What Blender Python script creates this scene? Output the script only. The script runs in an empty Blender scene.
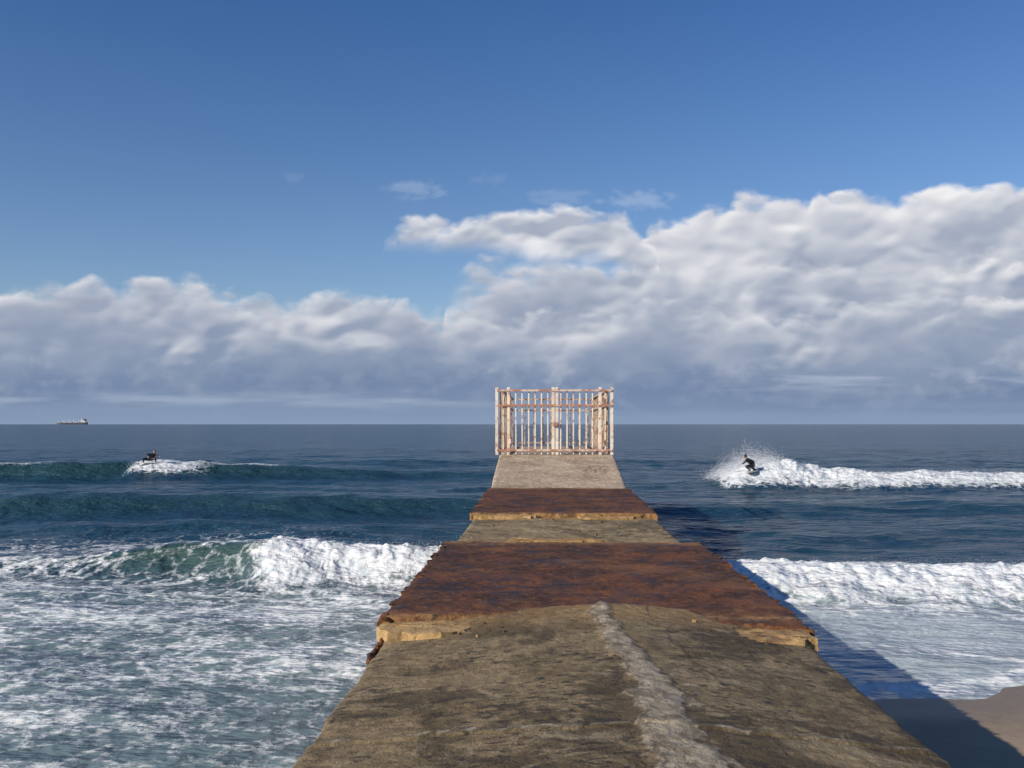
import bpy, bmesh, math, random
import numpy as np
from mathutils import Vector, Matrix
random.seed(3)
rng = np.random.default_rng(5)
scene = bpy.context.scene
scene.view_settings.view_transform = 'Standard'
scene.view_settings.look = 'None'
scene.view_settings.exposure = 0

CAM_H = 3.6
# ------------------------------------------------------------------ utils
def lin(c):
    out = []
    for v in c:
        v = v / 255.0
        out.append(v / 12.92 if v <= 0.04045 else ((v + 0.055) / 1.055) ** 2.4)
    return out

_ang = np.random.default_rng(11).uniform(0, 2 * math.pi, 4096)
_GC = np.cos(_ang).astype(np.float32); _GS = np.sin(_ang).astype(np.float32)
_PM = np.random.default_rng(12).permutation(4096).astype(np.int32)
def perlin(x, y, seed=0):
    x = np.asarray(x, dtype=np.float32); y = np.asarray(y, dtype=np.float32)
    x, y = np.broadcast_arrays(x, y)
    xi = np.floor(x); yi = np.floor(y)
    xf = x - xi; yf = y - yi
    xi = (xi.astype(np.int32) + seed * 37); yi = (yi.astype(np.int32) + seed * 101)
    px0 = _PM[xi & 4095]; px1 = _PM[(xi + 1) & 4095]
    y0 = yi & 4095; y1 = (yi + 1) & 4095
    def g(p, yy, dx, dy):
        h = _PM[(p + yy) & 4095]
        return _GC[h] * dx + _GS[h] * dy
    u = xf * xf * xf * (xf * (xf * 6 - 15) + 10)
    v = yf * yf * yf * (yf * (yf * 6 - 15) + 10)
    a = g(px0, y0, xf, yf); b = g(px1, y0, xf - 1, yf)
    c = g(px0, y1, xf, yf - 1); d = g(px1, y1, xf - 1, yf - 1)
    ab = a + (b - a) * u; cd = c + (d - c) * u
    return (ab + (cd - ab) * v) * np.float32(1.45)

def fbm(x, y, seed=0, octv=4, gain=0.5):
    s = 0; a = 1.0; t = 0
    for i in range(octv):
        s = s + a * perlin(x * 2 ** i + 13.7 * i, y * 2 ** i + 7.1 * i, seed + i)
        t += a; a *= gain
    return s / t

def billow(x, y, seed=0, octv=4, gain=0.5, eps=0.0):
    s = 0; a = 1.0; t = 0
    for i in range(octv):
        n = perlin(x * 2 ** i + 13.7 * i, y * 2 ** i + 7.1 * i, seed + i)
        s = s + a * np.sqrt(n * n + eps) * 2
        t += a; a *= gain
    return s / t

def sstep(a, b, x):
    t = np.clip((x - a) / (b - a), 0, 1)
    return t * t * (3 - 2 * t)

def grid_mesh(name, X, Y, Z, mat=None, attrs=None, colors=None, smooth=True, parent=None):
    n, m = X.shape
    co = np.empty((n * m, 3), dtype=np.float32)
    co[:, 0] = X.ravel(); co[:, 1] = Y.ravel(); co[:, 2] = Z.ravel()
    idx = np.arange(n * m, dtype=np.int32).reshape(n, m)
    q = np.stack([idx[:-1, :-1], idx[:-1, 1:], idx[1:, 1:], idx[1:, :-1]], -1).reshape(-1, 4)
    me = bpy.data.meshes.new(name)
    me.vertices.add(n * m); me.vertices.foreach_set('co', co.ravel())
    me.loops.add(q.size); me.loops.foreach_set('vertex_index', q.ravel())
    me.polygons.add(len(q))
    me.polygons.foreach_set('loop_start', np.arange(0, q.size, 4, dtype=np.int32))
    me.polygons.foreach_set('use_smooth', np.full(len(q), smooth, dtype=bool))
    me.update(calc_edges=True)
    for k, v in (attrs or {}).items():
        at = me.attributes.new(k, 'FLOAT', 'POINT')
        at.data.foreach_set('value', np.asarray(v, dtype=np.float32).ravel())
    for k, v in (colors or {}).items():
        at = me.attributes.new(k, 'FLOAT_COLOR', 'POINT')
        at.data.foreach_set('color', np.asarray(v, dtype=np.float32).ravel())
    ob = bpy.data.objects.new(name, me)
    scene.collection.objects.link(ob)
    if mat: me.materials.append(mat)
    if parent: ob.parent = parent
    return ob

def empty(name, loc=(0, 0, 0)):
    e = bpy.data.objects.new(name, None); e.location = loc
    scene.collection.objects.link(e); return e

def bm_obj(name, bm, mat, parent=None, smooth=False):
    me = bpy.data.meshes.new(name); bm.to_mesh(me); bm.free()
    if mat: me.materials.append(mat)
    if smooth:
        for p in me.polygons: p.use_smooth = True
    ob = bpy.data.objects.new(name, me); scene.collection.objects.link(ob)
    if parent: ob.parent = parent
    return ob

# ---- node helpers
class NT:
    def __init__(s, name):
        s.mat = bpy.data.materials.new(name); s.mat.use_nodes = True
        s.t = s.mat.node_tree; s.n = s.t.nodes
        s.b = s.n['Principled BSDF']; s.out = s.n['Material Output']
    def link(s, a, b): s.t.links.new(a, b)
    def setin(s, sock, v):
        if isinstance(v, bpy.types.NodeSocket): s.link(v, sock)
        elif v is not None: sock.default_value = v
    def coord(s, scale=(1, 1, 1)):
        tc = s.n.new('ShaderNodeTexCoord'); mp = s.n.new('ShaderNodeMapping')
        s.link(tc.outputs['Object'], mp.inputs[0]); mp.inputs['Scale'].default_value = scale
        return mp.outputs[0]
    def noise(s, vec, scale, detail=4, rough=0.5, dist=0.0, color=False):
        n = s.n.new('ShaderNodeTexNoise'); s.link(vec, n.inputs['Vector'])
        n.inputs['Scale'].default_value = scale; n.inputs['Detail'].default_value = detail
        n.inputs['Roughness'].default_value = rough; n.inputs['Distortion'].default_value = dist
        return n.outputs['Color' if color else 'Fac']
    def voro(s, vec, scale, feature='DISTANCE_TO_EDGE'):
        n = s.n.new('ShaderNodeTexVoronoi'); n.feature = feature
        s.link(vec, n.inputs['Vector']); n.inputs['Scale'].default_value = scale
        return n.outputs['Distance']
    def math(s, op, a, b=None, c=None, clamp=False):
        n = s.n.new('ShaderNodeMath'); n.operation = op; n.use_clamp = clamp
        s.setin(n.inputs[0], a)
        if b is not None: s.setin(n.inputs[1], b)
        if c is not None: s.setin(n.inputs[2], c)
        return n.outputs[0]
    def ss(s, x, a, b, lo=0.0, hi=1.0):
        n = s.n.new('ShaderNodeMapRange'); n.interpolation_type = 'SMOOTHSTEP'
        s.setin(n.inputs[0], x); n.inputs[1].default_value = a; n.inputs[2].default_value = b
        n.inputs[3].default_value = lo; n.inputs[4].default_value = hi
        return n.outputs[0]
    def mix(s, f, a, b):
        n = s.n.new('ShaderNodeMix'); n.data_type = 'RGBA'
        s.setin(n.inputs['Factor'], f)
        for sock, v in ((n.inputs[6], a), (n.inputs[7], b)):
            if isinstance(v, (tuple, list)): v = (*v[:3], 1)
            s.setin(sock, v)
        return n.outputs[2]
    def attr(s, name):
        n = s.n.new('ShaderNodeAttribute'); n.attribute_name = name
        return n
    def vadd(s, a, b, sc=1.0):
        m = s.n.new('ShaderNodeVectorMath'); m.operation = 'MULTIPLY_ADD'
        s.link(b, m.inputs[0]); m.inputs[1].default_value = (sc, sc, sc); s.link(a, m.inputs[2])
        return m.outputs[0]
    def bump(s, h, dist, strength=1.0, prev=None):
        n = s.n.new('ShaderNodeBump'); s.link(h, n.inputs['Height'])
        n.inputs['Distance'].default_value = dist; s.setin(n.inputs['Strength'], strength)
        if prev: s.link(prev, n.inputs['Normal'])
        return n.outputs[0]
    def fin(s, color=None, rough=None, normal=None, spec=None, metal=None):
        if isinstance(color, (tuple, list)): color = (*color[:3], 1)
        s.setin(s.b.inputs['Base Color'], color); s.setin(s.b.inputs['Roughness'], rough)
        if normal: s.link(normal, s.b.inputs['Normal'])
        s.setin(s.b.inputs['Specular IOR Level'], spec); s.setin(s.b.inputs['Metallic'], metal)
        return s.mat

def simple(name, col, rough=0.6, var=0.25, scale=8, metal=0.0):
    m = NT(name); c = m.coord(); f = m.noise(c, scale, 4, 0.6)
    d = [v * (1 - var) for v in col]; l = [min(1, v * (1 + var)) for v in col]
    return m.fin(m.mix(f, d, l), rough, metal=metal)

# ------------------------------------------------------------------ camera / light / world
cam = bpy.data.cameras.new('camera'); camo = bpy.data.objects.new('camera', cam)
scene.collection.objects.link(camo); scene.camera = camo
camo.location = (0, 0, CAM_H); camo.rotation_euler = (math.radians(90), 0, 0)
cam.lens = 35.16; cam.sensor_width = 36; cam.shift_y = 40 / 1024
cam.clip_start = 0.1; cam.clip_end = 80000

EL = math.radians(27)
hs = Vector((-0.82, -0.57)).normalized()
sunpos = Vector((hs.x * math.cos(EL), hs.y * math.cos(EL), math.sin(EL)))
sl = bpy.data.lights.new('sun', 'SUN'); sl.energy = 5.0; sl.angle = math.radians(0.5)
sl.color = (1.0, 0.90, 0.76)
so = bpy.data.objects.new('sun', sl); scene.collection.objects.link(so)
so.rotation_euler = sunpos.to_track_quat('Z', 'Y').to_euler(); so.location = (-20, -15, 20)

w = bpy.data.worlds.new('World'); scene.world = w; w.use_nodes = True
wn = w.node_tree
sky = wn.nodes.new('ShaderNodeTexSky'); sky.sky_type = 'NISHITA'; sky.sun_disc = False
sky.sun_elevation = EL; sky.sun_rotation = math.atan2(hs.x, hs.y)
sky.air_density = 1.0; sky.dust_density = 0.4; sky.ozone_density = 2.5
bg = wn.nodes['Background']; bg.inputs['Strength'].default_value = 0.1
tc = wn.nodes.new('ShaderNodeTexCoord'); sx = wn.nodes.new('ShaderNodeSeparateXYZ')
wn.links.new(tc.outputs['Generated'], sx.inputs[0])
rp = wn.nodes.new('ShaderNodeValToRGB'); wn.links.new(sx.outputs['Z'], rp.inputs[0])
rp.color_ramp.elements[0].position = 0.08; rp.color_ramp.elements[0].color = (.88, .94, 1.08, 1)
rp.color_ramp.elements[1].position = 0.42; rp.color_ramp.elements[1].color = (.38, .65, 1.0, 1)
mm = wn.nodes.new('ShaderNodeMix'); mm.data_type = 'RGBA'; mm.blend_type = 'MULTIPLY'; mm.inputs['Factor'].default_value = 1
wn.links.new(sky.outputs[0], mm.inputs[6]); wn.links.new(rp.outputs[0], mm.inputs[7])
wn.links.new(mm.outputs[2], bg.inputs['Color'])

# ------------------------------------------------------------------ clouds (cylindrical bank 17 km out)
def build_clouds():
    az = np.linspace(-1.25, 1.25, 1900)
    el = np.concatenate([np.linspace(-6, 262, 330), np.linspace(266, 400, 14)])
    A, V = np.meshgrid(az, el)
    U = np.where(np.abs(A) < 0.6, np.tan(np.clip(A, -0.6, 0.6)) * 1000, np.sign(A) * (684 + (np.abs(A) - 0.6) * 1200))
    P = U + 512
    W1 = fbm(P / 70, V / 50, 91, 3) * 14; W2 = fbm(P / 70, V / 50, 97, 3) * 10
    Pw = P + W1; Vw = V + W2
    shadow = np.array(lin((124, 142, 171))); white = np.array(lin((240, 239, 241)))
    col = np.zeros(A.shape + (3,)); alpha = np.zeros(A.shape)
    du = np.gradient(P, axis=1); dv = np.gradient(V, axis=0)
    def blur(g, n):
        for _ in range(n):
            p = np.pad(g, 1, mode='edge')
            g = (g * 2 + p[2:, 1:-1] + p[:-2, 1:-1] + p[1:-1, 2:] + p[1:-1, :-2]) / 6
        return g
    def over(a, c):
        nonlocal col, alpha
        col = col * (1 - a[..., None]) + c * a[..., None]
        alpha = alpha + (1 - alpha) * a
    def layer(px, py, seed, S, s0, soft, L, k=1.0, bottom=None, lo=None, hi=None, dens=1.0, inner=.75, bsoft=22, topb=1.0):
        lo = shadow if lo is None else lo; hi = white if hi is None else hi
        top = 424 - np.interp(P, px, py)
        puff = billow(Pw / s0, Vw / (s0 * 0.75), seed, 5, 0.46)
        big = fbm(P / (s0 * 2.2), V / (s0 * 1.6), seed + 40, 3)
        D = top - V + S * (puff - 0.42) + S * 0.8 * big
        wsp = fbm(P / 26, V / 15, seed + 70, 4)
        a = sstep(-1, soft * (1.0 + 1.1 * np.clip(wsp + .1, 0, 1) * 2), D) * dens
        if bottom is not None:
            Bt = 424 - np.interp(P, px, bottom)
            a = a * sstep(0, bsoft, V - Bt + S * 0.7 * (big + puff - .4))
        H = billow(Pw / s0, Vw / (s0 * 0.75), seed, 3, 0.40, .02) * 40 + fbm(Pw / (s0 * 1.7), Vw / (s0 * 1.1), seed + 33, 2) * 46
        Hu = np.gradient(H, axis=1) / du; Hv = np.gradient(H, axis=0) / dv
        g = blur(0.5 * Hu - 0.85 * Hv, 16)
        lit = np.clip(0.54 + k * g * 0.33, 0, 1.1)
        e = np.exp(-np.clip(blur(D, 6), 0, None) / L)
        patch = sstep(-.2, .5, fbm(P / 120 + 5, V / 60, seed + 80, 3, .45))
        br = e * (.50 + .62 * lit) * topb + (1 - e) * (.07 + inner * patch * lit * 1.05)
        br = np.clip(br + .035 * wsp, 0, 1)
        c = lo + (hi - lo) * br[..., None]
        over(a, c)
    for cx, cy, rx, ry, d in ((413, 190, 26, 10, .24), (490, 181, 16, 8, .08), (292, 176, 9, 6, .07), (640, 200, 32, 9, .3), (560, 197, 36, 8, .15)):
        r = np.sqrt(((P - cx) / rx) ** 2 + ((424 - V - cy) / ry) ** 2)
        over(sstep(1.4, 0.1, r + fbm(P / 16, V / 9, 5, 4) * 1.3) * d, np.array(lin((196, 208, 226))))
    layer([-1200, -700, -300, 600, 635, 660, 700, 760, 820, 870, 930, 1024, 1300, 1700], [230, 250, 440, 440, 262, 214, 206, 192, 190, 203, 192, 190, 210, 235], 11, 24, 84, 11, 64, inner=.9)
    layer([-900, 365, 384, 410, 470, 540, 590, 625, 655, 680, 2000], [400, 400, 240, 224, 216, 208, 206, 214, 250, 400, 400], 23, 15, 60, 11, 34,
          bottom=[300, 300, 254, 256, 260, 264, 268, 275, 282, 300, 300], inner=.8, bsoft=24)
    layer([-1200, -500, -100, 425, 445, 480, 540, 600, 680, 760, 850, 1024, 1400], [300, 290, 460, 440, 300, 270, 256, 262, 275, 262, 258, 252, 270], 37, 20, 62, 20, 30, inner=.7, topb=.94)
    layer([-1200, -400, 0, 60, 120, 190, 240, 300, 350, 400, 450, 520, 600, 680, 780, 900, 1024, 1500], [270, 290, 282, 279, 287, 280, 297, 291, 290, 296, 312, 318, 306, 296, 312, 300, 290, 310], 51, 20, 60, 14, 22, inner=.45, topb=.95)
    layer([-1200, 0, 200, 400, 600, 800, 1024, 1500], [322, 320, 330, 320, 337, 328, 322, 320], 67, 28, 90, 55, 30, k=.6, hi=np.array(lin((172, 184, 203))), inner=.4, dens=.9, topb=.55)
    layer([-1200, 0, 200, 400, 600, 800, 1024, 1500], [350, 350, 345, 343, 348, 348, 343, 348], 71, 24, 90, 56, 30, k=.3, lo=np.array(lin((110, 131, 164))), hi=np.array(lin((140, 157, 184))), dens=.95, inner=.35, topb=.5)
    st = fbm(P / 150, V / 11, 77, 5)
    vy = 424 - V
    over(sstep(-0.1, 0.5, st) * np.exp(-((vy - 381) / 10.0) ** 2) * sstep(640, 800, P) * .75, np.array(lin((176, 187, 207))))
    over(sstep(-0.25, 0.4, st + .1) * np.exp(-((vy - 401) / 8.0) ** 2) * .8 * sstep(600, 380, P), np.array(lin((164, 178, 200))))
    over(sstep(34, 0, V + st * 9) * .85, np.array(lin((138, 158, 185))))
    al = np.maximum(alpha, 1e-3)
    cc = np.concatenate([np.clip(col / al[..., None], 0, 1), np.ones(A.shape + (1,))], -1)
    alpha = alpha * sstep(1.25, 1.0, np.abs(A)); alpha[-1, :] = 0
    R = 17000.0
    X = R * np.sin(A); Y = R * np.cos(A)
    Z = CAM_H + V / 1000 * R * np.where(np.abs(A) < 0.6, np.cos(A), np.cos(0.6))
    m = NT('cloud_material')
    m.n.remove(m.b)
    em = m.n.new('ShaderNodeEmission'); tr = m.n.new('ShaderNodeBsdfTransparent'); mx = m.n.new('ShaderNodeMixShader')
    m.link(m.attr('cloud_col').outputs['Color'], em.inputs[0])
    m.link(m.attr('cloud_a').outputs['Fac'], mx.inputs[0])
    m.link(tr.outputs[0], mx.inputs[1]); m.link(em.outputs[0], mx.inputs[2]); m.link(mx.outputs[0], m.out.inputs[0])
    m.mat.cycles.emission_sampling = 'NONE'
    grid_mesh('cloud_bank', X, Y, Z, m.mat, {'cloud_a': alpha}, {'cloud_col': cc})
build_clouds()

# ------------------------------------------------------------------ terrain + sea height functions
def shore_y(x):
    return np.interp(x, [-200, -40, -3, 1, 3.5, 5, 6.2, 7.0, 7.8, 9, 20, 40, 200], [4, 6, 7, 9, 12.9, 13.35, 13.45, 13.9, 14.6, 14.9, 15.2, 14, 13]) + 0.18 * perlin(x / 1.3, 2.2, 8)
def ground_z(x, y):
    d = y - shore_y(x)
    z = np.where(d < 0, -d * 0.055, -d * 0.06)
    z = np.maximum(z, -6)
    z = np.minimum(z, 1.6 + 0.1 * fbm(x / 5, y / 5, 3, 2))
    return z + np.where(d < 2, 0.016 * fbm(x / 1.2, y / 1.0, 21, 3), 0.0)

def wave_fields(x, y):
    h = np.zeros_like(x); foam = np.zeros_like(x); face = np.zeros_like(x)
    z0 = np.float32(0)
    def wave(yc, A, wf, wb, B, wig=0.5, seed=1, lump=0.25, fr=2.0, bk=0.7, fw=1.0):
        nonlocal h, foam, face
        d = y - (yc + wig * fbm(x / 6.0, z0 + seed * 3.1, seed, 3))
        hasB = np.any(B > 0)
        Bn = np.clip(B, 0, 1)
        A = A * (1 + .13 * perlin(x / 2.2, z0, seed + 90))
        prof = np.where(d < 0, np.exp(-np.abs(d / (wf * (1 + 0.5 * Bn))) ** 2.3), np.exp(-(d / wb) ** 2))
        h = h + A * prof
        if hasB:
            near = np.exp(-((d + wf * .5) / (wf * 1.7)) ** 2)
            lm = .8 * (billow(x / 1.5, y / 1.1, seed + 60, 2, .5, .01) - 0.4) + .5 * (billow(x / .38, y / .38, seed + 66, 3, .65) - .4)
            h = h + Bn * near * lump * A * lm * 1.4
            fo = Bn * sstep(-fr * 1.5, -fr * .6, d + .6 * fbm(x / 1.1, y / 1.1, seed + 9, 4)) * sstep(bk * 2.2, bk * .6, d + .4 * fbm(x / .9, y / .9, seed + 5, 3))
            foam = np.maximum(foam, fo)
        face = np.maximum(face, np.exp(-((d + wf * .55) / (wf * .8)) ** 2) * np.clip(A, 0, 1) * fw)
        return d
    I = np.interp
    A = I(x, [-60, -30, -13, -10, -8, -6, -1.5, 3, 5, 12, 20, 40], [.2, .3, .3, .5, .80, .80, .66, .60, .54, .58, .5, .45])
    Bb = I(x, [-40, -12, -9.4, -8.1, -6.3, -5.6, -1, 3, 40], [.75, .55, .40, .0, .0, 1, 1, 1, 1])
    yc = I(x, [-60, -12, -6, -1, 3, 12, 40], [27, 25, 23.6, 23.6, 21.6, 21.3, 22])
    d = wave(yc, A, 0.75, 2.4, Bb, .35, 2, .20, 1.5, .6)
    lipm = sstep(-11.5, -10, x) * sstep(-5.2, -6, x)
    lip = lipm * np.exp(-((d - .15 - .25 * fbm(x / .8, y / .8, 44, 3)) / .30) ** 2)
    foam = np.maximum(foam, lip * (.5 + .5 * fbm(x / .9, y, 12, 2)))
    st = np.exp(-((y - (21.9 + (x + 9.2) * .45)) / .22) ** 2) * sstep(-10, -9, x) * sstep(-6.6, -7.4, x)
    foam = np.maximum(foam, st * .75)
    A = I(x, [-150, -60, -25, -8, -2, 6, 14, 30, 80], [.4, .7, .85, .75, .5, .25, .35, .45, .4])
    wave(41 + .03 * x, A, 2.2, 5.5, x * 0, 1.2, 7, fw=.45)
    A = I(x, [-60, -20, -2, 5, 60], [.45, .4, .25, .3, .3])
    wave(33.5 - .02 * x, A * .55, 1.6, 3.0, x * 0, .9, 17, fw=.4)
    A = I(x, [-200, -60, -40, -28, -22, -14, -5, 5, 200], [.5, .9, 1.0, 1.1, 1.05, .8, .5, .2, .1])
    Bb = I(x, [-24.9, -24.2, -21.4, -19.0, 0], [0, 1, .9, 0, 0])
    d = wave(66 + .02 * x, A, 1.7, 6.5, Bb, .8, 13, .14, 2.2, .9, fw=.45)
    foam = np.maximum(foam, sstep(-27, -32, x) * np.exp(-((d - .1) / .6) ** 2) * (.55 + .5 * fbm(x / 3, y / 2, 32, 3)))
    foam = np.maximum(foam, sstep(-13, -17, x) * sstep(-22, -20, x) * np.exp(-((d - .2) / .4) ** 2) * .8)
    st = np.exp(-((y - 57.5 - .5 * perlin(x / 3, z0, 4)) / .5) ** 2) * sstep(-24, -28, x)
    foam = np.maximum(foam, st * .7)
    A = I(x, [9.5, 11.5, 13, 14.6, 16, 18, 20.5, 30, 45, 90], [.15, .45, .95, 1.3, 1.3, .98, .82, .74, .65, .4])
    Bb = I(x, [11.0, 12.2, 200], [0, 1, 1])
    wave(56.5 + .02 * (x - 12), A, 1.5, 4.5, Bb, .8, 19, .2, 2.6, 1.0)
    A = I(x, [-200, 0, 200], [.5, .35, .45])
    wave(92 + .03 * x, A, 4, 8, x * 0, 4, 23, fw=.3)
    wave(130 - .02 * x, A, 5, 10, x * 0, 6, 29, fw=.3)
    return h, foam, face

def sea_z(x, y):
    x = np.asarray(x, np.float32); y = np.asarray(y, np.float32)
    h, foam, face = wave_fields(x, y)
    damp = np.clip((y - 9) / 22, .10, 1)
    f1 = np.clip(1.5 - y / 500, 0, 1); f2 = np.clip(1.4 - y / 220, 0, 1); f3 = np.clip(1.3 - y / 90, 0, 1)
    c = .26 * fbm(x / 15, y / 7.5, 101, 2) * f1
    r = 1 - np.abs(perlin(x / 4.6 + .3 * y / 9, y / 2.1, 103)) * 2
    c = c + .075 * r * f2
    r = 1 - np.abs(perlin(x / 1.7, y / .85 + .2 * x, 107)) * 2
    c = c + .030 * r * f3
    z = h + c * damp - .04 * damp
    return z, foam, face

def build_sea():
    r1 = np.linspace(-.60, .60, 860)
    ro = .60 * np.exp(np.linspace(0, math.log(5 / .6), 60))[1:]
    r = np.concatenate([-ro[::-1], r1, ro])
    ys = [4.0]
    while ys[-1] < 120: ys.append(ys[-1] + max(.055, .0047 * ys[-1]))
    while ys[-1] < 21000: ys.append(ys[-1] * 1.025)
    ys = np.array(ys)
    R, Y = np.meshgrid(r, ys)
    X = (R * (Y + 8)).astype(np.float32); Y = Y.astype(np.float32)
    Z, foam, face = sea_z(X, Y)
    depth = Z - ground_z(X, Y)
    lf = fbm(X / 5.5 + 3, Y / 2.6, 201, 4)
    lf2 = fbm(X / 1.6, Y / 1.0, 207, 3)
    left = sstep(2.0, .0, X) * sstep(24.6, 22.0, Y)
    lac = left * (.44 + .44 * lf + .12 * lf2 + .08 * sstep(14, 20, Y))
    outL = sstep(-3.5, -6.5, X) * sstep(23, 24.5, Y) * sstep(34, 28, Y) * (.44 + .3 * lf)
    outL2 = sstep(34, 26, Y) * sstep(23, 25, Y) * sstep(0, -6, X) * (.28 + .25 * lf)
    rm = sstep(1.0, 3.0, X)
    right = rm * sstep(22.5, 20.5, Y) * (.27 + .24 * lf + .1 * lf2 + .26 * sstep(18.2, 19.6, Y))
    def line(f, wdt): return np.exp(-(f / wdt) ** 2)
    l1 = line(depth - .03, .022) * sstep(2, 3, X) * sstep(17, 15, Y)
    arc = 15.9 - (X - 6.6) * .55 + .25 * perlin(X / .9, np.float32(0), 31)
    l2 = line(Y - arc, .13) * sstep(5.5, 6.0, X) * sstep(8.5, 7.6, X)
    l2b = sstep(arc - 1.6, arc, Y) * sstep(arc + .1, arc, Y) * sstep(5.5, 6.0, X) * sstep(8.5, 7.6, X) * .40
    arc2 = 14.9 + .3 * perlin(X / .8, np.float32(0), 35)
    l3 = line(Y - arc2, .10) * sstep(7, 7.6, X)
    foam = np.clip(np.maximum.reduce([foam, lac, outL, outL2, right, l1 * .8, l2 * .95, l3 * .8, l2b]), 0, 1)
    foam = np.where((foam < .3) & (Y > 24), foam + .1 * sstep(.35, .7, lf2 + .4 * lf) * (Y < 90), foam)
    milky = sstep(25, 19, Y) * (.78 + .35 * lf) * (1 - rm) + rm * sstep(21, 19.5, Y)
    sheet = rm * sstep(20.5, 18, Y) * np.clip(.8 + .5 * lf, 0, 1)
    m = NT('sea_water')
    c = m.coord(); cs = m.coord((.55, 1, 1))
    fo = m.attr('foam').outputs['Fac']; fa = m.attr('face').outputs['Fac']; mi = m.attr('milky').outputs['Fac']; sh = m.attr('sheet').outputs['Fac']
    wc = m.vadd(c, m.noise(c, .8, 5, .6, color=True), 1.3)
    v1 = m.voro(wc, 1.5); v2 = m.voro(m.vadd(c, m.noise(c, 2.2, 5, .65, color=True), .7), 4.4)
    nz = m.noise(c, 6, 7, .68)
    L = m.math('ADD', m.math('MULTIPLY', m.ss(v1, 0, .28, 1, 0), .54), m.math('MULTIPLY', m.ss(v2, 0, .30, 1, 0), .34))
    L = m.math('ADD', L, m.math('MULTIPLY', m.ss(nz, .3, .72), .44))
    val = m.math('ADD', fo, m.math('MULTIPLY', m.math('SUBTRACT', L, .60), .66))
    ff = m.ss(val, .32, .86)
    mul = m.math('MULTIPLY', ff, m.ss(m.noise(c, 16, 3, .6), .2, .65, .72, 1.0))
    mul = m.math('MAXIMUM', mul, m.ss(fo, .82, 1.0))
    deepc = m.mix(m.noise(cs, .06, 3, .5), (.010, .040, .074), (.016, .056, .094))
    wcx = m.mix(m.math('MULTIPLY', fa, .9), deepc, (.034, .072, .045))
    wcx = m.mix(mi, wcx, (.19, .26, .265))
    wcx = m.mix(sh, wcx, (.40, .47, .52))
    fcol = m.mix(m.ss(m.noise(m.coord((1, 1, 1.6)), 3.2, 6, .68), .34, .60), (.58, .65, .68), (.82, .83, .83))
    colr = m.mix(mul, wcx, fcol)
    rough = m.math('ADD', m.math('MULTIPLY', mul, .6), .2)
    n1 = m.bump(m.noise(cs, .45, 5, .6), 1.3, .9)
    n2 = m.bump(m.noise(cs, 2.6, 5, .6), .10, .8, n1)
    n3 = m.bump(m.math('ADD', m.math('MULTIPLY', mul, .35), m.math('MULTIPLY', nz, .6)), .045, .8, n2)
    m.fin(colr, rough, n3)
    m.b.inputs['IOR'].default_value = 1.33
    m.setin(m.b.inputs['Specular IOR Level'], m.math('MULTIPLY_ADD', mul, -.06, .19))
    grid_mesh('sea', X, Y, Z, m.mat, {'foam': foam, 'face': face, 'milky': np.clip(milky, 0, 1), 'sheet': sheet})
build_sea()

def build_ground():
    xs = np.concatenate([-np.geomspace(3000, 14, 40), np.linspace(-13, 16, 380), np.geomspace(17, 3000, 40)])
    ys = np.concatenate([-np.geomspace(300, 9, 20), np.linspace(-8, 18, 280), np.geomspace(19, 19000, 60)])
    X, Y = np.meshgrid(xs, ys)
    Z = ground_z(X, Y)
    wet = sstep(.16, .03, Z)
    m = NT('beach_sand'); c = m.coord()
    f = m.noise(c, 3, 6, .6); g = m.noise(c, 160, 2, .5)
    dry = m.mix(f, (.30, .225, .15), (.42, .325, .22)); wetc = m.mix(f, (.19, .142, .098), (.25, .19, .13))
    col = m.mix(m.attr('wet').outputs['Fac'], dry, wetc)
    col = m.mix(m.ss(g, .6, .75), col, (.07, .06, .05))
    n = m.bump(g, .004, .6, m.bump(m.noise(c, 7, 5, .6), .03, .6))
    rough = m.ss(m.attr('wet').outputs['Fac'], 0, 1, .9, .5)
    m.fin(col, rough, n)
    grid_mesh('beach', X, Y, Z, m.mat, {'wet': wet})
build_ground()

# ------------------------------------------------------------------ jetty
YAW = math.atan(.033)
jetty = empty('jetty'); jetty.rotation_euler = (0, 0, -YAW)

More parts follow.
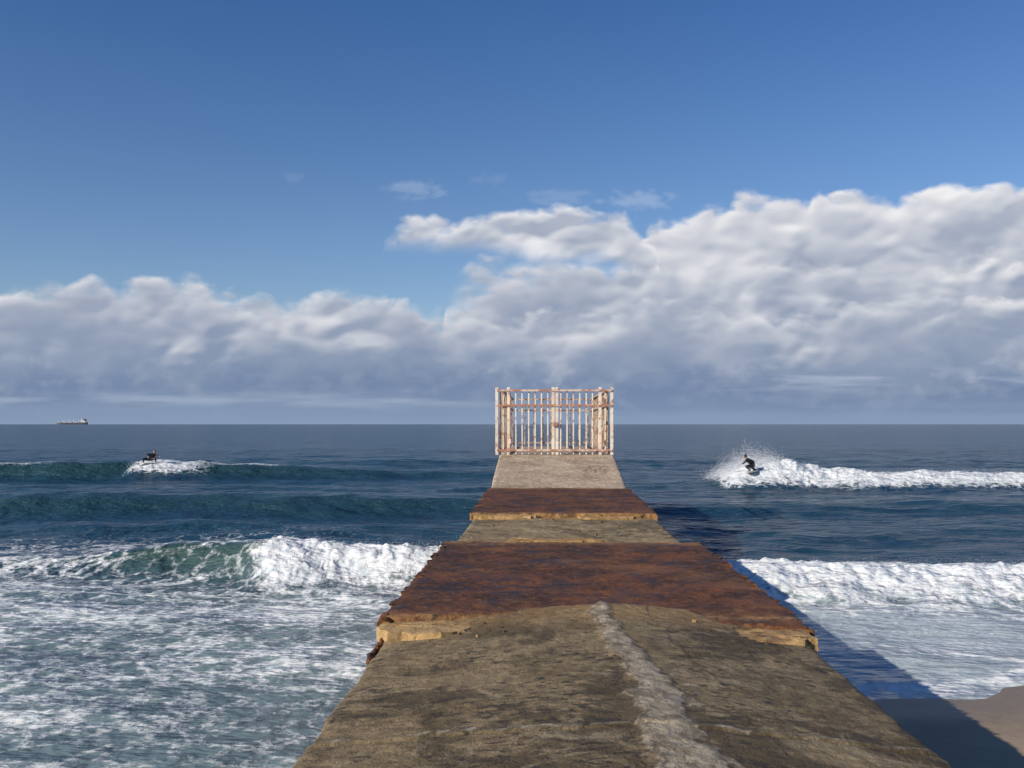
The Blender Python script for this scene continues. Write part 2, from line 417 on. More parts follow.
def concrete_mat(name, a, b, stain=(.030, .023, .015), stain_amt=.85, pale=.5, grime=.6):
    m = NT(name); c = m.coord()
    f = m.noise(c, 1.5, 8, .66, .5); f2 = m.noise(c, 9, 7, .7)
    col = m.mix(m.ss(f, .40, .60), a, b)
    col = m.mix(m.math('MULTIPLY', m.ss(f2, .42, .68), .6), col, [v * 1.5 for v in b])
    col = m.mix(m.math('MULTIPLY', m.ss(m.noise(c, .9, 8, .68, .7), .48, .56), grime), col, [v * .52 for v in a])
    s1 = m.noise(m.coord((1.0, 1.9, 1)), 4.6, 6, .66, .5)
    s2 = m.noise(c, .8, 3, .5)
    s = m.math('MULTIPLY', m.ss(s1, .54, .585), m.ss(s2, .45, .53))
    s3 = m.math('MULTIPLY', m.ss(m.noise(m.coord((.8, 1.7, 1)), 13, 3, .55), .575, .615), m.ss(m.noise(c, 1.3, 2, .5), .44, .54))
    s = m.math('MAXIMUM', m.math('MULTIPLY', s, .8), s3)
    col = m.mix(m.math('MULTIPLY', s, stain_amt), col, stain)
    l1 = m.ss(m.noise(c, 2.1, 8, .74, 1.0), .55, .66)
    col = m.mix(m.math('MULTIPLY', l1, pale), col, (.38, .30, .19))
    tan = m.attr('tan').outputs['Fac']
    tanc = m.mix(f2, (.24, .125, .04), (.52, .33, .14))
    col = m.mix(tan, col, tanc)
    cem = m.attr('cement').outputs['Fac']
    cemv = m.ss(m.math('ADD', cem, m.math('MULTIPLY', m.math('SUBTRACT', m.noise(c, 7, 8, .78), .5), 1.5)), .38, .62)
    cc = m.mix(m.ss(m.noise(c, 6, 8, .78), .38, .60), (.20, .16, .11), (.46, .39, .29))
    col = m.mix(m.math('MULTIPLY', cemv, .85), col, cc)
    ck = m.attr('crack').outputs['Fac']
    col = m.mix(ck, col, (.025, .02, .014))
    n = m.bump(m.noise(c, 60, 4, .7), .010, .9, m.bump(m.noise(c, 8, 6, .65), .05, .9))
    n = m.bump(cemv, .014, .8, n)
    rough = m.ss(s, 0, 1, .85, .6)
    return m.fin(col, rough, n, spec=.25)

def rust_mat(name):
    m = NT(name); c = m.coord()
    f = m.noise(c, 1.4, 9, .72, .6); g = m.noise(c, 11, 7, .72); k = m.noise(c, 2.2, 7, .7, .8)
    col = m.mix(m.ss(f, .41, .60), (.050, .021, .010), (.155, .056, .019))
    col = m.mix(m.math('MULTIPLY', m.ss(g, .50, .64), .6), col, (.27, .105, .030))
    col = m.mix(m.math('MULTIPLY', m.ss(k, .52, .62), .75), col, (.030, .015, .010))
    col = m.mix(m.math('MULTIPLY', m.ss(m.noise(c, .8, 8, .72, .4), .55, .65), .45), col, (.26, .12, .042))
    e = m.attr('tan').outputs['Fac']
    col = m.mix(m.math('MULTIPLY', e, m.ss(g, .35, .52)), col, (.50, .29, .11))
    n = m.bump(m.noise(c, 40, 5, .7), .012, 1, m.bump(m.noise(c, 6, 6, .65), .05, .9))
    return m.fin(col, m.ss(k, .45, .62, .75, .5), n, spec=.35)

M_conc = concrete_mat('weathered_concrete', (.135, .098, .053), (.235, .176, .100), pale=.6, grime=.75)
M_conc2 = concrete_mat('pale_concrete', (.36, .27, .185), (.50, .40, .29), (.16, .09, .05), .45, .4, .3)
M_conc3 = concrete_mat('mossy_concrete', (.19, .14, .075), (.32, .245, .135), pale=.6, grime=.5)
M_rust = rust_mat('rusted_steel')
M_tan = concrete_mat('broken_concrete', (.32, .19, .075), (.50, .33, .15), (.10, .04, .014), .7, .3, .3)

RIDGE = lambda s: np.interp(s, [-6, 3, 4.5, 5.0, 5.6, 6.1, 6.6, 7.3, 8.3, 10], [.8, .76, .68, .63, .62, .66, .60, .50, .46, .42])
def ridge_w(S): return .105 + .12 * fbm(S / .45, np.float32(0), 63, 4, .6) + .05 * np.interp(S, [4, 8.5], [1.2, -1.0])
def ridge_c(S): return RIDGE(S) + .11 * fbm(S / .5, np.float32(2), 61, 4, .6)
def slab(name, s0, s1, t0, t1, zfun, ns, nt, mat, thick=.3, rag=.03, rags=.04, seed=1, attrf=None):
    u = np.linspace(0, 1, ns); v = np.linspace(0, 1, nt)
    Uu, Vv = np.meshgrid(u, v, indexing='ij')
    tmid = t0 + (t1 - t0) * Vv
    f0 = s0(tmid) if callable(s0) else s0 + 0 * tmid
    f1 = s1(tmid) if callable(s1) else s1 + 0 * tmid
    f0 = f0 + rags * fbm(tmid / .5, np.float32(seed), seed, 4); f1 = f1 + rags * fbm(tmid / .5, np.float32(seed + 4), seed + 3, 4)
    S = f0 + (f1 - f0) * Uu
    a = t0 + rag * fbm(S / .45, np.float32(9.3), seed + 5, 5, .65); b = t1 + rag * fbm(S / .45, np.float32(5.1), seed + 8, 5, .65)
    T = a + (b - a) * Vv
    Z = zfun(T, S)
    ed = np.minimum.reduce([T - a, b - T, (S - f0), (f1 - S)])
    Z = Z - .02 * np.exp(-np.clip(ed, 0, None) / .025)
    T2 = np.pad(T, 2, mode='edge'); S2 = np.pad(S, 2, mode='edge'); Z2 = np.pad(Z, 2, mode='edge')
    rough = .03 * fbm(T2 * 4, S2 * 4, seed + 30, 3)
    ring = np.zeros_like(Z2); ring[1, :] = ring[-2, :] = 1; ring[:, 1] = ring[:, -2] = 1
    ring2 = np.zeros_like(Z2); ring2[0, :] = ring2[-1, :] = 1; ring2[:, 0] = ring2[:, -1] = 1
    Z2 = np.where(ring2 > 0, Z2 - thick, np.where(ring > 0, Z2 - thick * .35, Z2))
    T2 = T2 + np.where((ring > 0), rough * np.sign(T2 - (t0 + t1) / 2), 0)
    at = {'tan': np.zeros_like(Z2), 'cement': np.zeros_like(Z2), 'crack': np.zeros_like(Z2)}
    if attrf:
        for k, vv in attrf(T2, S2).items(): at[k] = vv
    return grid_mesh(name, T2, S2, Z2, mat, at, parent=jetty)

def joint(T): return 5.22 + .07 * fbm(T / .4, np.float32(0), 71, 4) - .04 * T
def near_z(T, S):
    crown = .17 * (1 - np.clip(np.abs(T - .5) / 1.8, 0, 1) ** 1.25)
    z = 1.88 + crown + .018 * fbm(T / .7, S / .9, 3, 4) + .006 * fbm(T / .09, S / .09, 4, 3)
    wdt = ridge_w(S); d = T - ridge_c(S)
    z = z + (.016 + .014 * fbm(T / .12, S / .12, 65, 3)) * sstep(wdt + .05, wdt - .04, np.abs(d))
    j = np.abs(S - joint(T))
    return z - .030 * np.exp(-(j / .020) ** 2)
def near_attr(T, S):
    r = ridge_c(S); wdt = ridge_w(S)
    cem = sstep(wdt + .08, wdt - .06, np.abs(T - r))
    cem2 = .5 * sstep(.14, .0, np.abs(T - r - .19 + .05 * np.sin(S * 4))) * sstep(7.4, 6.2, S)
    cem3 = .56 * np.exp(-((S - joint(T) - .055) / .045) ** 2)
    tan = sstep(.9, 1.0, S / 8.45 + .03 * fbm(T / .3, S / .3, 77, 4)) * .45
    crack = np.exp(-((S - joint(T)) / .016) ** 2) * .85
    fis = np.exp(-((T - r + wdt * .85) / .011) ** 2) * .75 * sstep(-.3, .15, fbm(S / .4, np.float32(1), 68, 3))
    fine = np.exp(-((T - r - .42 - .18 * fbm(S / .8, np.float32(7), 79, 4)) / .010) ** 2) * .6 * (S > 5.3)
    return {'cement': np.maximum.reduce([cem, cem2, cem3]), 'tan': tan, 'crack': np.maximum.reduce([crack * (cem < .5), fine, fis])}

slab('near_slab', 1.5, 8.75, -1.27, 2.02, near_z, 560, 240, M_conc, .35, .045, .05, 3, near_attr)
slab('landward_slab', -12.0, 1.48, -1.27, 2.02, near_z, 200, 60, M_conc, .35, .035, .02, 43, None)

def rust_z(base, slope=0, s0=0, amp=.022):
    def f(T, S):
        return base + slope * (S - s0) + amp * fbm(T / .8, S / .5, 81, 5) + .005 * fbm(T / .08, S / .08, 83, 3)
    return f
def rust_attr(e0, e1):
    def f(T, S):
        e = np.exp(-np.abs(S - e0) / .07) * .6 + np.exp(-np.abs(S - e1) / .18) * 1.0
        return {'tan': np.clip(e * (1 + 1.3 * fbm(T / .35, S / .3, 87, 3)), 0, 1)}
    return f
s0f = lambda T: np.interp(T, [-1.4, -.7, .3, 1.2, 2.1], [8.30, 8.45, 8.62, 8.35, 7.95])
slab('rusted_plate_near', s0f, 13.75, -1.38, 2.12, rust_z(1.99), 360, 200, M_rust, .10, .045, .10, 5, rust_attr(8.4, 13.75))
slab('middle_slab', 13.6, 18.4, -1.28, 1.96, lambda T, S: 1.90 + .03 * fbm(T / .5, S / .5, 33, 4), 220, 140, M_conc3, .35, .03, .05, 7,
     lambda T, S: {'tan': np.clip(sstep(.34, .0, np.abs(S - 14.2 - .25 * fbm(T / .5, np.float32(0), 41, 3))) * sstep(-.7, -.3, T) * sstep(1.8, 1.2, T) + .8 * sstep(.26, 0, np.abs(S - 17.95)), 0, 1)})
slab('rusted_plate_far', 18.15, 24.3, -1.36, 2.02, rust_z(1.985, .011, 18.15), 220, 140, M_rust, .12, .045, .12, 9, rust_attr(18.15, 24.3))
slab('ramp_slab', 24.15, 29.0, -1.32, 1.98, lambda T, S: 2.02 + (S - 24.15) / 4.85 * .69 + .012 * fbm(T / .5, S / .5, 53, 4), 160, 120, M_conc2, .6, .02, .03, 13)
slab('end_slab', 29.004, 40.5, -1.32, 1.98, lambda T, S: 2.71 + .008 * fbm(T / .5, S / .5, 57, 4), 100, 50, M_conc2, .8, .02, .02, 15)

def chunk(name, cx, cy, lx, ly, z, rot, seed, mat=M_tan):
    bm = bmesh.new()
    n = 26; top = []; bot = []
    rs = fbm(np.cos(np.arange(n) * 2 * math.pi / n) * 1.9 + seed, np.sin(np.arange(n) * 2 * math.pi / n) * 1.9, seed, 4, .7)
    for i in range(n):
        a = 2 * math.pi * i / n
        rr = 1 + .5 * float(rs[i])
        px = math.copysign(abs(math.cos(a)) ** .6, math.cos(a)) * lx * rr / 2; py = math.copysign(abs(math.sin(a)) ** .6, math.sin(a)) * ly * rr / 2
        x = cx + px * math.cos(rot) - py * math.sin(rot); y = cy + px * math.sin(rot) + py * math.cos(rot)
        top.append(bm.verts.new((x, y, z + .012 * random.uniform(-1, 1)))); bot.append(bm.verts.new((x + .015 * random.uniform(-1, 1), y - .01, z - .10)))
    c = bm.verts.new((cx, cy, z + .01))
    for i in range(n):
        j = (i + 1) % n
        bm.faces.new((c, top[i], top[j])); bm.faces.new((top[i], bot[i], bot[j], top[j]))
    bmesh.ops.subdivide_edges(bm, edges=bm.edges[:], cuts=2, use_grid_fill=True, fractal=.09, seed=seed)
    bm.normal_update()
    return bm_obj(name, bm, mat, jetty)
chunk('broken_edge_1', -.96, 8.04, .74, .46, 1.962, .12, 2)
chunk('broken_edge_2', 1.76, 7.80, .62, .42, 1.968, -.1, 5)
chunk('broken_edge_3', .15, 14.15, 1.3, .32, 1.965, 0, 9)
chunk('broken_edge_4', -.7, 18.0, 1.1, .3, 1.95, 0, 12)
chunk('broken_edge_5', 1.1, 17.9, 1.0, .22, 1.94, .1, 14)
for i in range(30):
    x = random.uniform(-1.2, 1.9); y = random.choice([random.uniform(7.6, 8.2), random.uniform(14, 18)])
    zz = float(near_z(np.array([x]), np.array([y]))[0]) if y < 9 else 1.91
    sz = random.uniform(.012, .035)
    chunk('rubble_%d' % i, x, y, sz, sz * random.uniform(.6, 1), zz + .008, random.uniform(0, 3), i + 20, M_tan if i % 3 == 0 else M_conc)

def piling():
    for k, (t, sg) in enumerate(((-1.27, -1), (2.0, 1))):
        s = np.arange(-12, 40.4, .06); z = np.linspace(0, 1, 16)
        S, Zz = np.meshgrid(s, z)
        ph = (S / .9) % 1.0
        cor = np.clip(np.abs(ph - .5) * 6 - 1.0, 0, 1)
        T = t + sg * (-.10 + .11 * cor)
        ztop = np.interp(S, [-12, 24, 29, 41], [1.70, 1.72, 2.3, 2.3]) + .04 * fbm(S / .3, np.float32(0), 3 + k, 4)
        Z = np.where(Zz < .5, -4 + 4.0 * Zz * 2, ztop * (Zz - .5) * 2)
        grid_mesh('sheet_piling_%d' % k, T, S, Z, M_rust, {'tan': T * 0 + .15}, smooth=False, parent=jetty)
    bm = bmesh.new()
    bmesh.ops.create_cube(bm, size=1, matrix=Matrix.Translation((.35, 14, -1.3)) @ Matrix.Diagonal((2.98, 52, 5.6, 1)))
    bm_obj('concrete_core', bm, M_conc, jetty)
piling()
def flange():
    bm = bmesh.new()
    for t, sg, a, b, zb in ((-1.38, -1, 8.3, 13.7, 1.975), (2.12, 1, 8.0, 13.7, 1.975), (-1.36, -1, 18.2, 24.2, 1.97), (2.02, 1, 18.2, 24.2, 1.97)):
        s = a
        while s < b:
            L = random.uniform(.04, .14); hgt = random.uniform(.004, .018)
            z = zb + (max(s - 18.2, 0) * .011)
            mt = Matrix.Translation((t - sg * random.uniform(.01, .05), s + L / 2, z + hgt * .3)) @ Matrix.Rotation(random.uniform(-.2, .2), 4, 'Z') @ Matrix.Rotation(random.uniform(-.2, .2), 4, 'Y') @ Matrix.Diagonal((random.uniform(.04, .08), L, hgt * 1.6, 1))
            r = bmesh.ops.create_cube(bm, size=1, matrix=mt)
            for v in r['verts']: v.co += Vector((random.uniform(-.012, .012), random.uniform(-.03, .03), random.uniform(-.006, .006)))
            s += L * random.uniform(1.2, 3.4)
    bm_obj('torn_plate_edges', bm, M_rust, jetty)
    bm = bmesh.new()
    for i in range(26):
        s = 7.35 + i * .045 + random.uniform(-.03, .03); r0 = random.uniform(.02, .04)
        bmesh.ops.create_icosphere(bm, subdivisions=2, radius=r0, matrix=Matrix.Translation((-1.285 + random.uniform(-.025, .01), s, 1.82 + (s - 7.3) * .08 + random.uniform(-.04, .03))) @ Matrix.Diagonal((.8, 1.4, .9, 1)))
    for v in bm.verts: v.co += Vector([random.uniform(-.006, .006) for _ in range(3)])
    bm_obj('eroded_corner', bm, M_rust, jetty)
flange()

def graffiti():
    m = NT('faded_pink_paint'); c = m.coord()
    m.fin(m.mix(m.noise(c, 30, 3, .6), (.50, .22, .20), (.42, .30, .24)), .7)
    bm = bmesh.new()
    def rz(t, s): return 2.02 + (s - 24.15) / 4.85 * .69 + .016
    random.seed(8)
    for k in range(5):
        t, s = 1.05 + k * .13, 26.6 + random.uniform(-.2, .3)
        pts = []
        for i in range(7):
            pts.append((t + .05 * math.sin(i * 2.1 + k), s + i * .09 - .2))
        for a, b in zip(pts, pts[1:]):
            d = Vector((b[0] - a[0], b[1] - a[1])).normalized() * .016; nx, ny = -d.y, d.x
            bm.faces.new([bm.verts.new((p[0] + q * nx, p[1] + q * ny, rz(p[0], p[1]))) for p, q in ((a, -1), (b, -1), (b, 1), (a, 1))])
    bm_obj('graffiti', bm, m.mat, jetty)
graffiti()

# ------------------------------------------------------------------ fence cage
def fence():
    m = NT('rusty_cream_paint'); c = m.coord()
    f = m.noise(c, 5.5, 5, .7)
    col = m.mix(m.ss(f, .52, .62), (.76, .68, .57), (.42, .20, .12))
    col = m.mix(m.math('MULTIPLY', m.ss(m.noise(c, 1.1, 3, .5), .48, .68), .45), col, (.58, .38, .28))
    M = m.fin(col, .55)
    fe = empty('security_fence'); fe.rotation_euler = (0, 0, -YAW)
    m2 = NT('rusty_rail'); c = m2.coord()
    M2 = m2.fin(m2.mix(m2.ss(m2.noise(c, 3.5, 5, .7), .46, .60), (.40, .17, .10), (.64, .51, .42)), .65)
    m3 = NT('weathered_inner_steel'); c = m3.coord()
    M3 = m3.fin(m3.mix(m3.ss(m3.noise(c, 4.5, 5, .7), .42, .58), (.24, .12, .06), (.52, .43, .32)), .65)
    def bar(bm, p, q, w, d):
        p = Vector(p); q = Vector(q); v = q - p; L = v.length
        rot = v.to_track_quat('Z', 'Y').to_matrix().to_4x4()
        bmesh.ops.create_cube(bm, size=1, matrix=Matrix.Translation((p + q) / 2) @ rot @ Matrix.Diagonal((w, d, L, 1)))
    zb, zt = 2.72, 4.62
    def panel(name, p0, p1, spacing, w, posts=(), rails=(4.57, 4.12, 2.86), pw=.085, flip=1, mp=None, mr=None):
        bm = bmesh.new(); br = bmesh.new()
        p0 = Vector(p0); p1 = Vector(p1); L = (p1 - p0).length; n = int(L / spacing)
        nrm = Vector((-(p1 - p0).y, (p1 - p0).x, 0)).normalized() * flip
        for i in range(n + 1):
            p = p0.lerp(p1, i / n)
            lean = random.uniform(-.012, .012)
            bar(bm, (p.x, p.y, zb + random.uniform(-.02, .05)), (p.x + lean, p.y, zt - .02 + random.uniform(-.02, .01)), w * random.uniform(.85, 1.1), w)
        for z in rails:
            off = nrm * (w * .5 + .03)
            bar(br, (p0.x + off.x, p0.y + off.y, z), (p1.x + off.x, p1.y + off.y, z), .05, .055)
        for t in posts:
            p = p0.lerp(p1, t)
            bar(bm, (p.x, p.y, zb - .02), (p.x, p.y, zt + .05), pw, pw)
        bmesh.ops.bevel(bm, geom=bm.edges[:], offset=.005, segments=1, affect='EDGES')
        bm_obj(name + '_pickets', bm, mp or M, fe); bm_obj(name + '_rails', br, mr or M2, fe)
    x0, x1 = -1.40, 1.94; s0 = 29.1; s1 = 39.5
    W = x1 - x0
    panel('front', (x0, s0, 0), (x1, s0, 0), .176, .040, posts=((-1.06 - x0) / W, (.24 - x0) / W, (.35 - x0) / W, (1.6 - x0) / W, 0, 1), rails=(4.575, 4.14, 2.84), flip=-1)
    R4 = (4.575, 4.14, 2.86)
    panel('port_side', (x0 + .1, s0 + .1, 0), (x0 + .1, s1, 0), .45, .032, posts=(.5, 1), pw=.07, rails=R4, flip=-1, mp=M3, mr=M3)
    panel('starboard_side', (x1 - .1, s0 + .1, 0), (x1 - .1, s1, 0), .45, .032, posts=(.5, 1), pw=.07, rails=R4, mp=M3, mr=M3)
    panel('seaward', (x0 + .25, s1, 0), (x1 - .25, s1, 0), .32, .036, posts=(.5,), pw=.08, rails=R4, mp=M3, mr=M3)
    bm = bmesh.new()
    bmesh.ops.create_cube(bm, size=1, matrix=Matrix.Translation((.29, s0 - .10, 3.6)) @ Matrix.Diagonal((.16, .05, .10, 1)))
    for t in (-1.06, 1.6):
        for z in (3.1, 4.3):
            bmesh.ops.create_cone(bm, segments=12, radius1=.03, radius2=.03, depth=.14, cap_ends=True, matrix=Matrix.Translation((t + .06, s0 - .07, z)))
    bm_obj('gate_hardware', bm, M2, fe)
fence()

# ------------------------------------------------------------------ people
M_wet = simple('wetsuit_neoprene', (.012, .013, .016), .45)
M_skin = simple('skin', (.42, .25, .17), .5, .1)
M_hair = simple('hair', (.03, .02, .014), .6)
M_board = simple('surfboard_resin', (.78, .76, .70), .25, .05)
M_stripe = simple('board_stripe', (.05, .12, .30), .3, .05)

def skin_body(name, joints, edges, mat, parent, root=0, sub=2):
    me = bpy.data.meshes.new(name)
    me.from_pydata([j[0] for j in joints], edges, [])
    ob = bpy.data.objects.new(name, me); scene.collection.objects.link(ob); ob.parent = parent
    me.materials.append(mat)
    md = ob.modifiers.new('skin', 'SKIN'); md.use_smooth_shade = True
    for i, j in enumerate(joints):
        sv = me.skin_vertices[0].data[i]
        sv.radius = (j[1], j[1] if len(j) < 3 else j[2]); sv.use_root = (i == root)
    s = ob.modifiers.new('sub', 'SUBSURF'); s.levels = sub; s.render_levels = sub
    return ob

def surfer(loc, yaw, roll, squash=1.0, lean=0.0, arms=1.0):
    e = empty('surfer', loc); e.rotation_euler = (roll, 0, yaw)
    q = squash; ar = arms
    J = [((-.08, .12, .46 * q), .14, .16),
         ((0, .02, .62 * q), .13, .15),
         ((.09 + lean, -.10, .80 * q), .15, .17),
         ((.15 + lean, -.16, .94 * q), .065),
         ((.29 + lean, -.12, .85 * q), .08),
         ((-.09 + lean, -.16, .86 * q), .08),
         ((.29 + .22 * ar + lean, -.24, .72 * q), .055), ((.30 + .38 * ar + lean, -.38, .66 * q), .04),
         ((-.09 - .23 * ar + lean, -.22, .84 * q), .055), ((-.10 - .40 * ar + lean, -.30, .84 * q + .12 * ar), .04),
         ((.10, .05, .43 * q), .11), ((.36, -.24, .46 * q), .08), ((.34, .0, .15), .05), ((.38, -.18, .085), .045),
         ((-.22, .05, .42 * q), .11), ((-.40, -.26, .40 * q), .08), ((-.38, .02, .15), .05), ((-.40, -.16, .085), .045)]
    E = [(0, 1), (1, 2), (2, 3), (2, 4), (2, 5), (4, 6), (6, 7), (5, 8), (8, 9), (0, 10), (10, 11), (11, 12), (12, 13), (0, 14), (14, 15), (15, 16), (16, 17)]
    skin_body('body', J, E, M_wet, e)
    for hn, w0, el in (('hand_front', Vector(J[7][0]), Vector(J[6][0])), ('hand_rear', Vector(J[9][0]), Vector(J[8][0]))):
        dirv = (w0 - el).normalized(); side = dirv.cross(Vector((0, 0, 1))).normalized(); up = side.cross(dirv)
        palm = w0 + dirv * .07
        skin_body(hn, [(tuple(w0), .028), (tuple(palm), .034, .02)], [(0, 1)], M_skin, e, 0, 1)
        for fi in range(5):
            if fi < 4:
                b = palm + side * (.033 - .022 * fi); L = (.07, .08, .075, .058)[fi]
                pts = [b, b + dirv * (.02 + L * .5), b + dirv * (.02 + L) - up * .015]
            else:
                b = palm - dirv * .03 + side * .03; pts = [b, b + side * .035 + dirv * .02, b + side * .045 + dirv * .05]
            skin_body(hn + '_finger_%d' % fi, [(tuple(p), .0095) for p in pts], [(0, 1), (1, 2)], M_skin, e, 0, 1)
    hc = Vector((.19 + lean, -.20, 1.07 * q + .03))
    bm = bmesh.new()
    bmesh.ops.create_uvsphere(bm, u_segments=24, v_segments=18, radius=1, matrix=Matrix.Translation(hc) @ Matrix.Diagonal((.078, .092, .115, 1)))
    for v in bm.verts:
        d = v.co - hc
        if d.y < -.04:
            v.co.y -= .020 * math.exp(-((d.x / .014) ** 2 + ((d.z + .01) / .022) ** 2))
            v.co.y += .010 * math.exp(-(((abs(d.x) - .03) / .015) ** 2 + ((d.z - .012) / .013) ** 2))
        if d.z < -.05: v.co.x = hc.x + d.x * .86
    bm_obj('head', bm, M_skin, e, True)
    bm = bmesh.new()
    bmesh.ops.create_uvsphere(bm, u_segments=20, v_segments=14, radius=1, matrix=Matrix.Translation(hc + Vector((0, .016, .022))) @ Matrix.Diagonal((.090, .095, .112, 1)))
    bmesh.ops.delete(bm, geom=[v for v in bm.verts if v.co.z < hc.z - .03 and v.co.y < hc.y + .03], context='VERTS')
    bm_obj('hair', bm, M_hair, e, True)
    bm = bmesh.new()
    for sx in (-1, 1):
        bmesh.ops.create_uvsphere(bm, u_segments=8, v_segments=6, radius=.011, matrix=Matrix.Translation(hc + Vector((sx * .03, -.078, .012))))
        bmesh.ops.create_uvsphere(bm, u_segments=8, v_segments=6, radius=.02, matrix=Matrix.Translation(hc + Vector((sx * .08, 0, -.005))) @ Matrix.Diagonal((.4, .8, 1.3, 1)))
    bmesh.ops.create_cube(bm, size=1, matrix=Matrix.Translation(hc + Vector((0, -.083, -.052))) @ Matrix.Diagonal((.04, .012, .008, 1)))
    bm_obj('face_details', bm, M_hair, e, True)
    bo = empty('surfboard', loc); bo.rotation_euler = (roll, 0, yaw)
    n = 40; k = 9
    u = np.linspace(-1, 1, n); v = np.linspace(-1, 1, k)
    for nm, sgn in (('deck', 1), ('hull', -1)):
        Uu, Vv = np.meshgrid(u, v, indexing='ij')
        wd = .26 * np.clip(1 - np.abs(Uu * .985 + .05) ** 2.4, 0.002, 1) ** .6
        X = Uu * .92; Y = Vv * wd * sgn
        Zr = .035 + .14 * np.clip(Uu - .3, 0, 1) ** 2 + .04 * np.clip(-Uu - .6, 0, 1) ** 2
        Z = Zr + sgn * .03 * (1 - Vv ** 2) ** .5 * np.clip((1 - Uu ** 2) * 4, 0, 1)
        grid_mesh(nm, X, Y, Z, M_board, parent=bo)
    bm = bmesh.new()
    for (fx, fy) in ((-.8, 0), (-.68, .13), (-.68, -.13)):
        vs = [bm.verts.new(p) for p in ((fx - .05, fy, .02), (fx + .06, fy, .02), (fx - .07, fy, -.09))]
        vs2 = [bm.verts.new((p.co.x, p.co.y + .008, p.co.z)) for p in vs]
        bm.faces.new(vs); bm.faces.new(vs2[::-1])
        for i in range(3): bm.faces.new((vs[i], vs[(i + 1) % 3], vs2[(i + 1) % 3], vs2[i]))
    bm_obj('fins', bm, M_stripe, bo)
    return e
def seah(x, y):
    return float(sea_z(np.array([float(x)]), np.array([float(y)]))[0][0])
yl = 64.4; xl = -.362 * yl
surfer((xl, yl, seah(xl, yl) + .02), math.radians(14), math.radians(-4), .66, .10, .45)
yr = 55.3; xr = .241 * yr
surfer((xr, yr, max(seah(xr, yr), .55) + .0), math.radians(238), math.radians(10), .84, .06, .35)

# ------------------------------------------------------------------ spray
def spray():
    P = []
    def add(n, fx):
        for _ in range(n): P.append(fx())
    def crest(x): return float(np.interp(x, [9.5, 11.5, 13, 14.6, 16, 18, 20.5, 30], [.15, .45, .95, 1.3, 1.3, .98, .82, .74]))
    def plume():
        x = 11.2 + 7.6 * random.betavariate(1.6, 2.4)
        hgt = 1.4 * math.exp(-((x - 13.4) / 2.0) ** 2) + .22
        z = crest(x) * .8 + abs(random.gauss(0, .36)) * hgt
        return (x + random.gauss(0, .25), 56.8 + random.gauss(.3, .6), z, random.uniform(.004, .014))
    add(36000, plume)
    add(9000, lambda: (random.uniform(17, 36), 56.9 + random.gauss(0, .5), .66 + abs(random.gauss(0, .13)), random.uniform(.004, .014)))
    add(2600, lambda: (random.uniform(-24.6, -19.2), 64.9 + random.gauss(0, .6), .85 + abs(random.gauss(0, .14)), random.uniform(.005, .016)))
    add(4000, lambda: (random.uniform(-5.8, -1.2), 23.5 + random.gauss(0, .3), .60 + abs(random.gauss(0, .10)), random.uniform(.002, .007)))
    add(5500, lambda: (random.uniform(3.5, 14), 21.3 + random.gauss(0, .3), .47 + abs(random.gauss(0, .10)), random.uniform(.002, .006)))
    P = np.array(P); n = len(P)
    o = np.array([(1, 0, 0), (-1, 0, 0), (0, 1, 0), (0, -1, 0), (0, 0, 1), (0, 0, -1)], float)
    V = (P[:, None, :3] + o[None] * P[:, 3][:, None, None]).reshape(-1, 3)
    F = np.array([(0, 2, 4), (2, 1, 4), (1, 3, 4), (3, 0, 4), (2, 0, 5), (1, 2, 5), (3, 1, 5), (0, 3, 5)])
    F = (F[None] + (np.arange(n) * 6)[:, None, None]).reshape(-1, 3)
    me = bpy.data.meshes.new('sea_spray')
    me.vertices.add(len(V)); me.vertices.foreach_set('co', V.astype(np.float32).ravel())
    me.loops.add(F.size); me.loops.foreach_set('vertex_index', F.astype(np.int32).ravel())
    me.polygons.add(len(F)); me.polygons.foreach_set('loop_start', np.arange(0, F.size, 3, dtype=np.int32))
    me.update(calc_edges=True)
    ob = bpy.data.objects.new('sea_spray', me); scene.collection.objects.link(ob)
    me.materials.append(simple('spray_white', (.85, .87, .9), .5, .03))
spray()

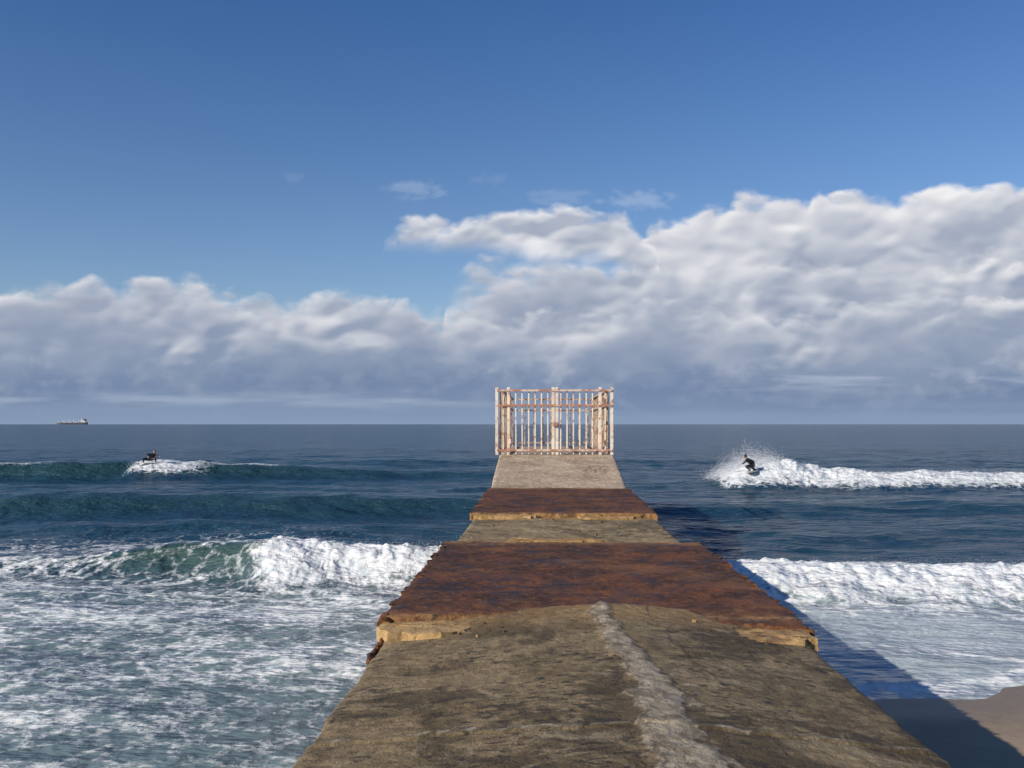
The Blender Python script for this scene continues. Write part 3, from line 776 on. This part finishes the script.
# ------------------------------------------------------------------ cargo ship on the horizon
def ship():
    D = 5600.0; cx = -.440 * D
    e = empty('cargo_ship', (cx, D, 0)); e.rotation_euler = (0, 0, math.radians(4))
    Mh = simple('hull_paint', (.10, .11, .13), .6); Mw = simple('ship_white', (.62, .62, .62), .5, .05); Mr = simple('ship_red', (.25, .05, .04), .6)
    st = [(-84, .02, 15), (-76, .45, 14), (-60, .9, 12.5), (-30, 1, 11.5), (50, 1, 11.5), (76, .9, 12), (84, .7, 12.5)]
    bm = bmesh.new(); rings = []
    for x, wd, h in st:
        b = 13 * wd
        rings.append([bm.verts.new(p) for p in ((x + (4 if x < -70 else 0), -b * .8, -2), (x, -b, h), (x, b, h), (x + (4 if x < -70 else 0), b * .8, -2))])
    for a, b in zip(rings, rings[1:]):
        for i in range(3): bm.faces.new((a[i], a[i + 1], b[i + 1], b[i]))
    bm.faces.new(rings[0]); bm.faces.new(rings[-1][::-1])
    bmesh.ops.recalc_face_normals(bm, faces=bm.faces[:])
    bm_obj('hull', bm, Mh, e)
    bm = bmesh.new()
    def box(x, y, z, a, b, c): bmesh.ops.create_cube(bm, size=1, matrix=Matrix.Translation((x, y, z)) @ Matrix.Diagonal((a, b, c, 1)))
    box(64, 0, 17, 24, 22, 11); box(62, 0, 25, 18, 20, 6); box(60, 0, 30.5, 12, 26, 4.5); box(78, 0, 15, 10, 18, 6)
    bmesh.ops.bevel(bm, geom=bm.edges[:], offset=.5, segments=1, affect='EDGES')
    bm_obj('superstructure', bm, Mw, e)
    bm = bmesh.new(); box(75, 0, 25, 7, 7, 13); box(60, 0, 37, 1.5, 1.5, 9)
    bm_obj('funnel', bm, Mr, e)
    bm = bmesh.new()
    for x in (-52, -22, 8, 36):
        box(x, 0, 19, 2.2, 2.2, 15); box(x + 7, 0, 24, 14, 1.5, 1.5)
    for x in (-66, -38, -8, 22): box(x, 0, 13.2, 20, 18, 3)
    box(-78, 0, 19, 1.2, 1.2, 10)
    bm_obj('deck_cranes', bm, Mw, e)
ship()
